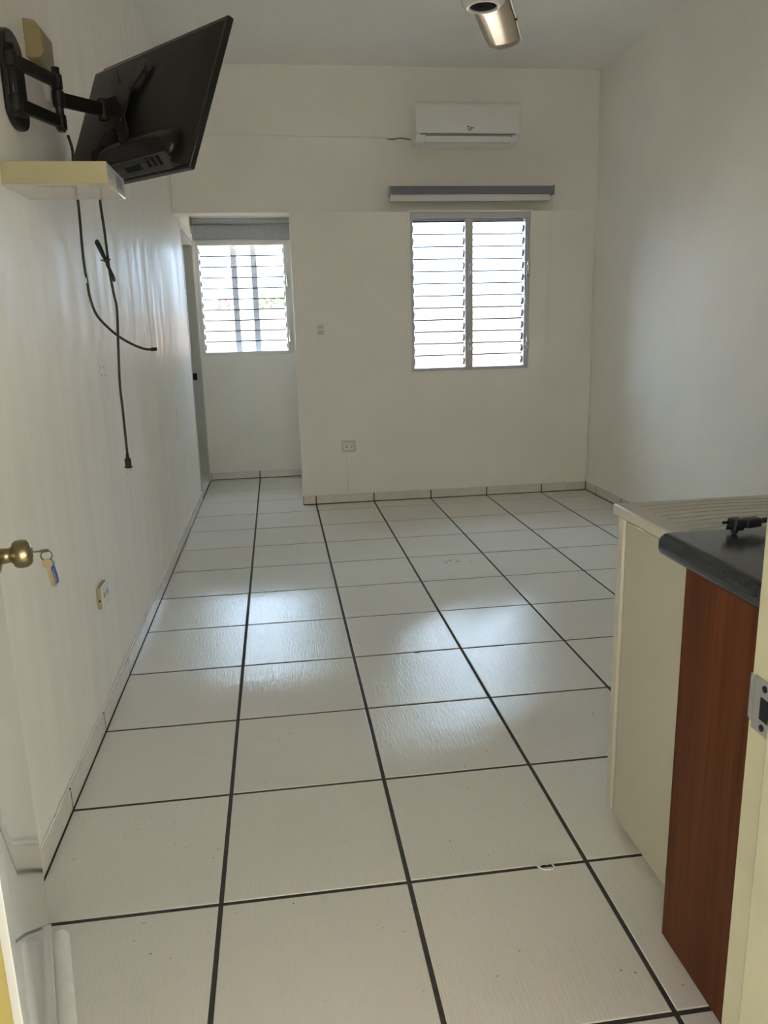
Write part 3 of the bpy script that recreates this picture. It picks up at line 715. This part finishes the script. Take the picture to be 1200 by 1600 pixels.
mb = MB(); mb.bar((B_.x, B_.y, 1.956), C_, 0.020, 0.036); mb.cyl((B_.x, B_.y, 1.935), (B_.x, B_.y, 1.977), 0.0165); mb.cyl(C_ - Vector((0, 0, .03)), C_ + Vector((0, 0, .03)), 0.016)
mb.build('forearm', 'black_metal', mt_, bevel=0.003)
def tvw(x, y, z): return tm @ Vector((x, y, z))
mb = MB(); mb.bar(C_, tvw(-0.045, -0.062, 0.0), 0.03, 0.05); mb.build('tilt_head', 'black_metal', mt_, bevel=0.003)
vesa = mb = MB()
cx0, cz0 = -0.045, -0.005
ax, ay, az = (tvw(1,0,0)-tvw(0,0,0)), (tvw(0,1,0)-tvw(0,0,0)), (tvw(0,0,1)-tvw(0,0,0))
def vb(x0, z0, x1, z1, wd):
    mb.bar(tvw(x0, -0.058, z0), tvw(x1, -0.058, z1), wd, 0.006, tuple(ay))
mb.obox(tvw(cx0, -0.058, cz0), ax, ay, az, 0.062, 0.003, 0.078)
for sx in (-1, 1):
    for sz in (-1, 1): vb(cx0+sx*0.02, cz0+sz*0.03, cx0+sx*(0.090 if sx < 0 else 0.105), cz0+sz*0.118, 0.046)
mb.build('vesa_plate', 'black_metal', mt_, bevel=0.002)
for sx in (-1, 1):
    for sz in (-1, 1):
        mb = MB(); p = tvw(cx0+sx*0.05, -0.060, cz0+sz*0.05); mb.cyl(p, p - ay*0.004, 0.005, n=12); mb.build('bolt', 'dark_bolt', mt_)
        mb = MB(); mb.cyl(tvw(cx0+sx*0.08, -0.062, cz0+sz*0.105), tvw(cx0+sx*0.08, -0.034, cz0+sz*0.105), 0.006, n=12); mb.build('standoff', 'dark_bolt', mt_)

# beige junction box beside it
jb = root('junction_box', (-0.43, 1.42, 2.08), 'beige plastic junction box on the left wall above the mount', 'junction box')
mb = MB(); mb.prism([(XL, 2.185), (-0.420, 2.180), (-0.405, 2.160), (-0.405, 2.098), (-0.418, 2.085), (XL, 2.085)], 'y', 1.39, 1.51); mb.build('cover', 'beige', jb, bevel=0.003)
mb = MB(); mb.box(XL, -0.436, 1.545, 1.605, 2.01, 2.135); mb.build('face_plate', 'outlet', jb, bevel=0.003)
mb = MB(); mb.tube(catmull([(-0.430, 1.50, 2.09), (-0.425, 1.55, 2.08), (-0.432, 1.57, 2.04), (-0.436, 1.575, 2.01)], 5), 0.003, 6); mb.build('wire', 'rubber', jb)

# ------------------------------------------------------------------ small shelf under the television
sh = root('wall_shelf', (-0.325, 1.14, 1.685), 'small cream and white floating shelf under the television', 'shelf')
mb = MB(); mb.box(XL, -0.196, 1.026, 1.262, 1.685, 1.738); mb.build('shelf_board', 'shelf_white', sh, bevel=0.0012)
mb = MB(); mb.box(XL+0.0005, -0.1955, 1.0195, 1.0262, 1.6852, 1.7385); mb.build('front_edge', 'cream_shelf', sh, bevel=0.0008)
mb = MB(); mb.box(-0.1962, -0.1952, 1.03, 1.085, 1.708, 1.7365); mb.build('sticker', 'sticker', sh)
mb = MB(); mb.box(-0.1962, -0.1952, 1.135, 1.235, 1.69, 1.735); s2 = mb.build('sticker', 'sticker', sh)
for i in range(5):
    mb = MB(); mb.box(-0.1953, -0.1949, 1.142+0.017*i, 1.152+0.017*i, 1.697 + 0.004*(i % 2), 1.728); mb.build('print_mark', 'sticker_ink', s2)
mb = MB()
for i in range(6): mb.box(-0.375+0.016*i, -0.364+0.016*i, 1.052, 1.060+0.003*(i % 3), 1.6844, 1.6852)
mb.build('faint_print', 'sticker', sh)

# ------------------------------------------------------------------ hanging cables
cc = root('antenna_cable', (-0.40, 1.62, 1.26), 'black antenna cable hanging from the shelf and curling to a free end', 'cable')
c1 = [(-0.352, 1.345, 1.868), (-0.365, 1.44, 1.85), (-0.395, 1.56, 1.83), (-0.410, 1.61, 1.80), (-0.404, 1.62, 1.734), (-0.407, 1.62, 1.567), (-0.403, 1.62, 1.486), (-0.399, 1.62, 1.435), (-0.386, 1.62, 1.383), (-0.359, 1.62, 1.345), (-0.321, 1.62, 1.308), (-0.282, 1.62, 1.282), (-0.241, 1.62, 1.264), (-0.216, 1.62, 1.261)]
mb = MB(); mb.tube(catmull(c1, 6), 0.0043, 10); mb.build('cable_sheath', 'rubber', cc)
mb = MB(); mb.lathe((-0.220, 1.62, 1.261), (1, 0, 0.06), [(0, 0.0055), (0.006, 0.0062), (0.010, 0.0062), (0.010, 0.0055), (0.022, 0.0055), (0.022, 0.0)], 16); mb.build('connector', 'rubber', cc)
mb = MB(); mb.cyl((-0.4055, 1.62, 1.498), (-0.4045, 1.62, 1.482), 0.0048, n=12); mb.build('pale_band', 'foam', cc)
pc = root('power_cord', (-0.3123, 1.5500, 0.8538), 'black power cord with a tied loop hanging down to a plug', 'cable')
c2 = [(-0.332, 1.574, 1.878), (-0.336, 1.556, 1.83), (-0.3197, 1.5500, 1.7711), (-0.3216, 1.5500, 1.7180), (-0.3179, 1.5500, 1.6370), (-0.3160, 1.5500, 1.5597), (-0.3141, 1.5500, 1.5001), (-0.3085, 1.5500, 1.4405), (-0.3039, 1.5500, 1.3902), (-0.3113, 1.5500, 1.2775), (-0.3188, 1.5500, 1.1528), (-0.3179, 1.5500, 1.0680), (-0.3179, 1.5500, 0.9600), (-0.3179, 1.5500, 0.9143)]
mb = MB(); mb.tube(catmull(c2, 6), 0.0042, 10); mb.build('cord', 'rubber', pc)
mb = MB()
for off in (-0.006, 0.0, 0.006):
    mb.tube(catmull([(x, y+off, z+off*0.4) for x, y, z in ((-0.3216, 1.546, 1.543), (-0.343, 1.544, 1.5942), (-0.3458, 1.546, 1.6026), (-0.3402, 1.548, 1.5988), (-0.3197, 1.546, 1.5392), (-0.3048, 1.544, 1.4917), (-0.3016, 1.546, 1.4843), (-0.3057, 1.546, 1.4983), (-0.3197, 1.544, 1.5355))], 5), 0.0036, 8)
mb.build('tied_loop', 'rubber', pc)
mb = MB(); mb.tube(catmull([(-0.3076, 1.5420, 1.5485), (-0.3234, 1.5380, 1.5439), (-0.3365, 1.5420, 1.5467), (-0.3234, 1.5560, 1.5439), (-0.3076, 1.5420, 1.5485)], 5), 0.0022, 6); mb.build('tie', 'rubber', pc)
mb = MB(); mb.lathe((-0.3183, 1.5500, 0.9209), (0, 0, -1), [(0, 0.0045), (0.018, 0.0065), (0.020, 0.0105), (0.024, 0.011), (0.045, 0.0105), (0.047, 0.014), (0.050, 0.0145), (0.052, 0.009), (0.054, 0.0)], 20); plug = mb.build('plug', 'rubber', pc)
for xx in (-0.3245, -0.3121):
    mb = MB(); mb.box(xx-0.0009, xx+0.0009, 1.547, 1.553, 0.850, 0.869); mb.build('prong', 'chrome', plug)

# ------------------------------------------------------------------ outlets and switch
so = root('wall_outlet', (XL+0.01, 1.53, 0.39), 'yellowed surface-mounted outlet box low on the left wall', 'outlet')
mb = MB(); mb.box(XL, XL+0.015, 1.472, 1.572, 0.394, 0.470); mb.build('outlet_box', 'outlet_old', so, bevel=0.003)
mb = MB(); mb.box(XL+0.015, XL+0.019, 1.470, 1.574, 0.391, 0.473); fp = mb.build('face_plate', 'white_plastic', so, bevel=0.002)
for yy in (1.502, 1.545):
    for dy in (-0.007, 0.007):
        mb = MB(); mb.box(XL+0.0185, XL+0.0196, yy+dy-0.0016, yy+dy+0.0016, 0.428, 0.445); mb.build('socket_slot', 'slot', fp)
mb = MB(); mb.cyl((XL+0.008, 1.4725, 0.425), (XL+0.008, 1.4712, 0.425), 0.0035, n=14); mb.build('knockout', 'slot', so)
bo = root('wall_outlet', (0.716, YB-0.004, 0.395), 'small double outlet plate low on the back wall', 'outlet')
mb = MB(); mb.box(0.662, 0.770, YB-0.008, YB, 0.397, 0.484); fp = mb.build('face_plate', 'outlet', bo, bevel=0.003)
mb = MB(); mb.box(0.678, 0.754, YB-0.0105, YB-0.0075, 0.414, 0.467); mb.build('insert', 'white_plastic', bo, bevel=0.002)
for xx in (0.697, 0.736):
    for dz in (-0.008, 0.008):
        mb = MB(); mb.box(xx-0.007, xx+0.007, YB-0.0112, YB-0.0100, 0.4405+dz-0.002, 0.4405+dz+0.002); mb.build('socket_slot', 'slot', fp)
    mb = MB(); mb.cyl((xx+0.013, YB-0.0112, 0.4405), (xx+0.013, YB-0.010, 0.4405), 0.003, n=10); mb.build('socket_slot', 'slot', fp)
mb = MB(); mb.box(0.795, 0.935, YB-0.0025, YB, 0.400, 0.476); tag(mb.build('blank_plate', 'wall', bevel=0.002), 'painted-over blank plate beside the back wall outlet', 'blank plate')
mb = MB(); mb.tube([(0.692, YB-0.002, 0.397), (0.700, YB-0.002, 0.25), (0.703, YB-0.002, 0.076)], 0.0035, 6); tag(mb.build('buried_conduit', 'wall'), 'faint painted ridge running down from the back wall outlet', 'conduit')
sw = root('light_switch', (0.54, YB-0.004, 1.23), 'painted-over light switch beside the alcove opening', 'switch')
mb = MB(); mb.box(0.508, 0.572, YB-0.006, YB, 1.232, 1.352); mb.build('face_plate', 'wall', sw, bevel=0.002)
mb = MB(); mb.box(0.517, 0.563, YB-0.009, YB-0.005, 1.275, 1.309); mb.build('rocker', 'outlet', sw, bevel=0.0015)
mb = MB(); mb.box(0.517, 0.563, YB-0.0068, YB-0.005, 1.315, 1.345); mb.build('blank_insert', 'outlet', sw, bevel=0.001)
pa = root('plaster_patch', (XL, 1.94, 1.13), 'roughly plastered patch with four screw holes on the left wall', 'patch')
mb = MB(); n = 20; c = [mb.bm.verts.new((XL+0.0012, 1.94 + (0.085+random.uniform(-.02, .02))*math.cos(2*math.pi*i/n), 1.165 + (0.115+random.uniform(-.03, .03))*math.sin(2*math.pi*i/n))) for i in range(n)]
d_ = [mb.bm.verts.new((XL-0.001, 1.94 + (v.co.y-1.94)*1.12, 1.165 + (v.co.z-1.165)*1.12)) for v in c]
mb.bm.faces.new(c)
for i in range(n): mb.bm.faces.new((c[i], d_[i], d_[(i+1)%n], c[(i+1)%n]))
mb.build('plaster', 'plaster', pa)
for yy, zz in ((1.905, 1.195), (1.965, 1.195), (1.91, 1.165), (1.975, 1.162)):
    mb = MB(); mb.cyl((XL+0.0008, yy, zz), (XL+0.0018, yy, zz), 0.0042, n=10); mb.build('hole', 'grey_slot', pa)
mb = MB(); mb.tube(catmull([(XL+0.001, 3.99, 0.86), (XL+0.002, 3.98, 0.78), (XL+0.002, 3.965, 0.72), (XL+0.001, 3.95, 0.64)], 5), lambda t: 0.003+0.006*math.sin(math.pi*t), 6); tag(mb.build('plaster_run', 'plaster'), 'dried white filler run on the left wall near the alcove', 'patch')

# ------------------------------------------------------------------ counter and refrigerator
ck = root('kitchen_cabinet', (1.78, -0.09, 0), 'red-brown wooden base cabinet beside the entrance', 'cabinet')
mb = MB(); mb.box(0.970, 0.988, YF+0.004, 0.196, 0.001, 0.846); mb.build('end_panel', 'wood', ck, bevel=0.0015)
mb = MB(); mb.box(0.988, 2.62, YF+0.004, 0.14, 0.08, 0.846); mb.build('carcass', 'wood', ck)
mb = MB(); mb.box(0.988, 2.62, YF+0.004, 0.10, 0.001, 0.08); mb.build('plinth', 'wood', ck)
for i in range(4):
    mb = MB(); x0 = 0.992+0.407*i; mb.box(x0, x0+0.400, 0.14, 0.159, 0.09, 0.84); dd = mb.build('cabinet_door', 'wood', ck, bevel=0.003)
    mb = MB(); mb.lathe((x0+0.37, 0.159, 0.74), (0, 1, 0), [(0, 0.008), (0.012, 0.007), (0.016, 0.014), (0.022, 0.012), (0.024, 0)], 16); mb.build('knob', 'brass', dd)
# worktop with bullnose left and front edges
mb = MB(); zt, zb = 0.893, 0.847; r = 0.018
def bull(x):   # outline (x or y outward distance, z) of rolled edge
    return x
L0, F0 = 0.949, 0.286
rings = []
prof = [(0.030, zb), (0.012, zb), (0.004, zb+0.005), (0.0, zb+0.014), (0.0, zt-0.016), (0.004, zt-0.005), (0.011, zt-0.001), (0.020, zt)]
rcn = 0.020
for (off, z) in prof:
    ring = []
    x0, y1 = L0+off, F0-off
    rr = max(rcn-off, 0.001)
    ring.append((2.624, YF+0.003, z)); ring.append((2.624, y1, z))
    for k in range(7):
        a = math.pi/2 + (math.pi/2)*k/6
        ring.append((x0+rr+rr*math.cos(a), y1-rr+rr*math.sin(a), z))
    ring.append((x0, YF+0.003, z))
    rings.append([mb.bm.verts.new(p) for p in ring])
for a, b in zip(rings[:-1], rings[1:]):
    for i in range(len(a)):
        f = mb.bm.faces.new((a[i], a[(i+1)%len(a)], b[(i+1)%len(a)], b[i])); f.smooth = True
mb.bm.faces.new(rings[0][::-1]); mb.bm.faces.new(rings[-1])
ct = mb.build('worktop', 'counter'); tag(ct, 'dark grey laminate worktop with a rolled edge on the wooden cabinet', 'worktop')
try: ct.data.set_sharp_from_angle(angle=math.radians(50))
except Exception: pass

fg = root('mini_refrigerator', (1.27, 0.42, 0), 'low white refrigerator standing against the dark worktop', 'refrigerator')
RX0, RX1 = 1.030, 1.515
mb = MB(); mb.box(RX0, RX1, 0.294, 0.590, 0.022, 0.836); mb.build('cabinet', 'fridge', fg, bevel=0.004)
mb = MB(); mb.box(RX0+0.006, RX1-0.006, 0.590, 0.600, 0.035, 0.835); mb.build('door_gasket', 'grey_slot', fg)
mb = MB(); mb.box(RX0-0.002, RX1+0.002, 0.600, 0.636, 0.026, 0.838); fd = mb.build('door', 'fridge_edge', fg, bevel=0.006)
mb = MB(); mb.cyl((RX0+0.006, 0.618, 0.79), (RX0+0.006, 0.618, 0.838), 0.010, n=16); mb.build('hinge_cover', 'fridge_edge', fd)
mb = MB(); mb.box(RX0-0.006, RX1+0.006, 0.290, 0.660, 0.838, 0.866); tp = mb.build('top_panel', 'fridge_edge', fg, bevel=0.005)
for i in range(13):       # arched grooves moulded in the top
    mb = MB(); y0 = 0.310+0.033*i; pts = []
    for k in range(15):
        u = k/14; x = RX0+0.045 + (RX1-RX0-0.09)*u
        pts.append((x, y0 + 0.030*math.sin(math.pi*(0.10+0.8*u)) - 0.012, 0.8662))
    if pts[7][1] > 0.647: continue
    mb.tube(pts, 0.0016, 6); mb.build('groove', 'groove', tp)
for xx in (RX0+0.04, RX1-0.04):
    for yy in (0.325, 0.555):
        mb = MB(); mb.cyl((xx, yy, 0.0), (xx, yy, 0.024), 0.014, n=14); mb.build('foot', 'slot', fg)

# plug lying on the worktop
pg = root('appliance_plug', (1.10, 0.25, 0.893), 'black three-pin plug and cord lying on the dark worktop', 'plug')
def PV(t, s, z): # along the plug axis (towards right/back), across, up
    d = Vector((0.985, 0.17, 0)).normalized(); n_ = Vector((-d.y, d.x, 0)); return Vector((1.082, 0.238, 0.893)) + d*t + n_*s + Vector((0, 0, z))
mb = MB(); X_ = (PV(1,0,0)-PV(0,0,0)); Y_ = (PV(0,1,0)-PV(0,0,0))
mb.obox(PV(0.014, 0, 0.018), X_, Y_, (0.1, 0, 1), 0.012, 0.013, 0.012); mb.obox(PV(0.030, 0, 0.018), X_, Y_, (0.05, 0, 1), 0.006, 0.009, 0.009)
mb.obox(PV(0.052, 0, 0.018), X_, Y_, (0.03, 0, 1), 0.018, 0.011, 0.0095); mb.obox(PV(0.006, -0.006, 0.0085), X_, Y_, (0, 0, 1), 0.005, 0.006, 0.008)
mb.build('plug_body', 'rubber', pg, bevel=0.003)
mb = MB(); mb.obox(PV(-0.006, 0.006, 0.022), X_, Y_, (0, 0, 1), 0.008, 0.0008, 0.003); mb.obox(PV(-0.006, -0.006, 0.014), X_, Y_, (0, 0, 1), 0.008, 0.0008, 0.003); mb.build('prongs', 'black_metal', pg)
mb = MB(); mb.tube(catmull([PV(0.066, 0, 0.018), PV(0.10, 0.0, 0.019), PV(0.16, -0.01, 0.014), PV(0.25, -0.05, 0.006), PV(0.36, -0.16, 0.006), PV(0.40, -0.30, 0.006)], 8), 0.0055, 10); mb.build('cord', 'rubber', pg)

# ------------------------------------------------------------------ litter on the floor
mb = MB(); mb.tube(catmull([(0.772, 0.447, 0.004), (0.780, 0.432, 0.006), (0.797, 0.425, 0.007), (0.811, 0.432, 0.006), (0.810, 0.447, 0.004)], 5), 0.0022, 6); mb.tube(catmull([(0.775, 0.446, 0.004), (0.79, 0.452, 0.003), (0.80, 0.448, 0.004)], 4), 0.0018, 6)
tag(mb.build('plastic_scrap', 'scrap'), 'curled clear plastic scrap lying on a grout line', 'litter')
mb = MB(); mb.lathe((0.713, 1.796, -0.0006), (0, 0, 1), [(0, 0.011), (0.0012, 0.010), (0.0014, 0.0)], 9)
for v in mb.bm.verts: v.co.x = 0.713 + (v.co.x-0.713)*1.5; v.co.y = 1.7945 + (v.co.y-1.796)*0.55
tag(mb.build('tile_chip', 'slot'), 'dark chip broken out of a floor tile edge', 'chip')
fs_ = root('floor_scuff', (1.172, 3.02, 0), 'grey scuff mark on a tile in the middle of the floor', 'stain')
for i in range(7):
    mb = MB(); c = Vector((1.172+random.uniform(-.075, .075), 3.02+random.uniform(-.03, .03), 0.0002)); rr = random.uniform(0.004, 0.011)
    mb.lathe(c, (0, 0, 1), [(0, rr), (0.0004, rr*0.9), (0.0005, 0)], 7)
    for v in mb.bm.verts: v.co.x = c.x + (v.co.x-c.x)*1.8; v.co.y = c.y + (v.co.y-c.y)*0.7
    mb.build('smudge', 'stain', fs_)

# ------------------------------------------------------------------ outside, behind the windows
tag(slab('z', -0.30, -0.15, [-9, 11], [YA+0.14, 16], []).build('ground_yard', 'concrete'), 'pale paved yard behind the house', 'ground', kind='structure')
bw = MB(); bw.box(-9, 11, 10.2, 10.4, -0.15, 1.62); tag(bw.build('wall_yard', 'ext_pink'), 'low pale pink garden wall seen through the louvres', 'wall', kind='structure')
gr = root('security_bars', (-0.03, 6.13, 1.1), 'pair of grey vertical security bars outside the alcove window', 'window bars')
for xx in (-0.118, 0.056):
    mb = MB(); mb.box(xx-0.026, xx+0.026, 6.11, 6.14, 1.05, 2.15); mb.build('bar', 'steel_bar', gr, bevel=0.003)
for zz in (1.05, 2.15):
    mb = MB(); mb.box(-0.43, 0.38, 6.115, 6.135, zz-0.015, zz+0.015); mb.build('cross_rail', 'steel_bar', gr, bevel=0.003)
def bush(name, c, ex, n, sz, mt, label, cat):
    mb = MB()
    for i in range(n):
        p = Vector((c[0]+random.uniform(-1, 1)*ex[0], c[1]+random.uniform(-1, 1)*ex[1], c[2]+random.uniform(-1, 1)*ex[2]))
        a = Vector((random.uniform(-1, 1), random.uniform(-1, 1), random.uniform(-1, 1))).normalized(); b = a.orthogonal().normalized(); cc_ = a.cross(b)
        s = sz*random.uniform(0.6, 1.3)
        v = [mb.bm.verts.new(p + a*s), mb.bm.verts.new(p + b*s*0.4 + cc_*s*0.1), mb.bm.verts.new(p - a*s), mb.bm.verts.new(p - b*s*0.4 + cc_*s*0.1)]
        mb.bm.faces.new(v)
    r = root(name, (c[0], c[1], c[2]-ex[2]), label, cat)
    o = mb.build('foliage', mt, r); o['kind'] = 'stuff'
    mb = MB(); mb.tube([(c[0], c[1], -0.15), (c[0]+0.03, c[1], 0.8), (c[0], c[1], c[2])], 0.015, 6); mb.build('stem', 'steel_bar', r)
bush('garden_shrub', (0.22, 10.62, 1.71), (0.24, 0.16, 0.12), 420, 0.035, 'leaf', 'yellow-green shrub showing above the garden wall', 'shrub')
bush('flowering_plant', (-0.50, 10.62, 1.72), (0.09, 0.12, 0.10), 90, 0.03, 'bloom', 'small red flowering plant above the garden wall', 'plant')

# ------------------------------------------------------------------ outside the entrance: unseen courtyard added to shape the light
tag(slab('z', -0.20, -0.02, [-9, 11], [-10, YF-0.16], []).build('ground_light_bounce', 'concrete'), 'unseen concrete courtyard floor added outside the entrance to bounce light', 'ground', kind='structure')  # put in to bounce sunlight up through the doorway
tag(slab('y', -7.2, -7.0, [-9, 11], [-0.02, 5.0], []).build('wall_light_bounce', 'ext_yellow'), 'unseen yellow courtyard wall added opposite the entrance to bounce warm light', 'wall', kind='structure')  # out of view, added so warm light bounces into the room
tag(slab('z', 2.9, 3.02, [-9, 11], [-4.5, YF-0.16], []).build('ceiling_sky_block', 'roof'), 'unseen dark porch roof added outside the entrance to block the sky', 'ceiling', kind='structure')  # out of view, added to keep steep sky light off the near floor
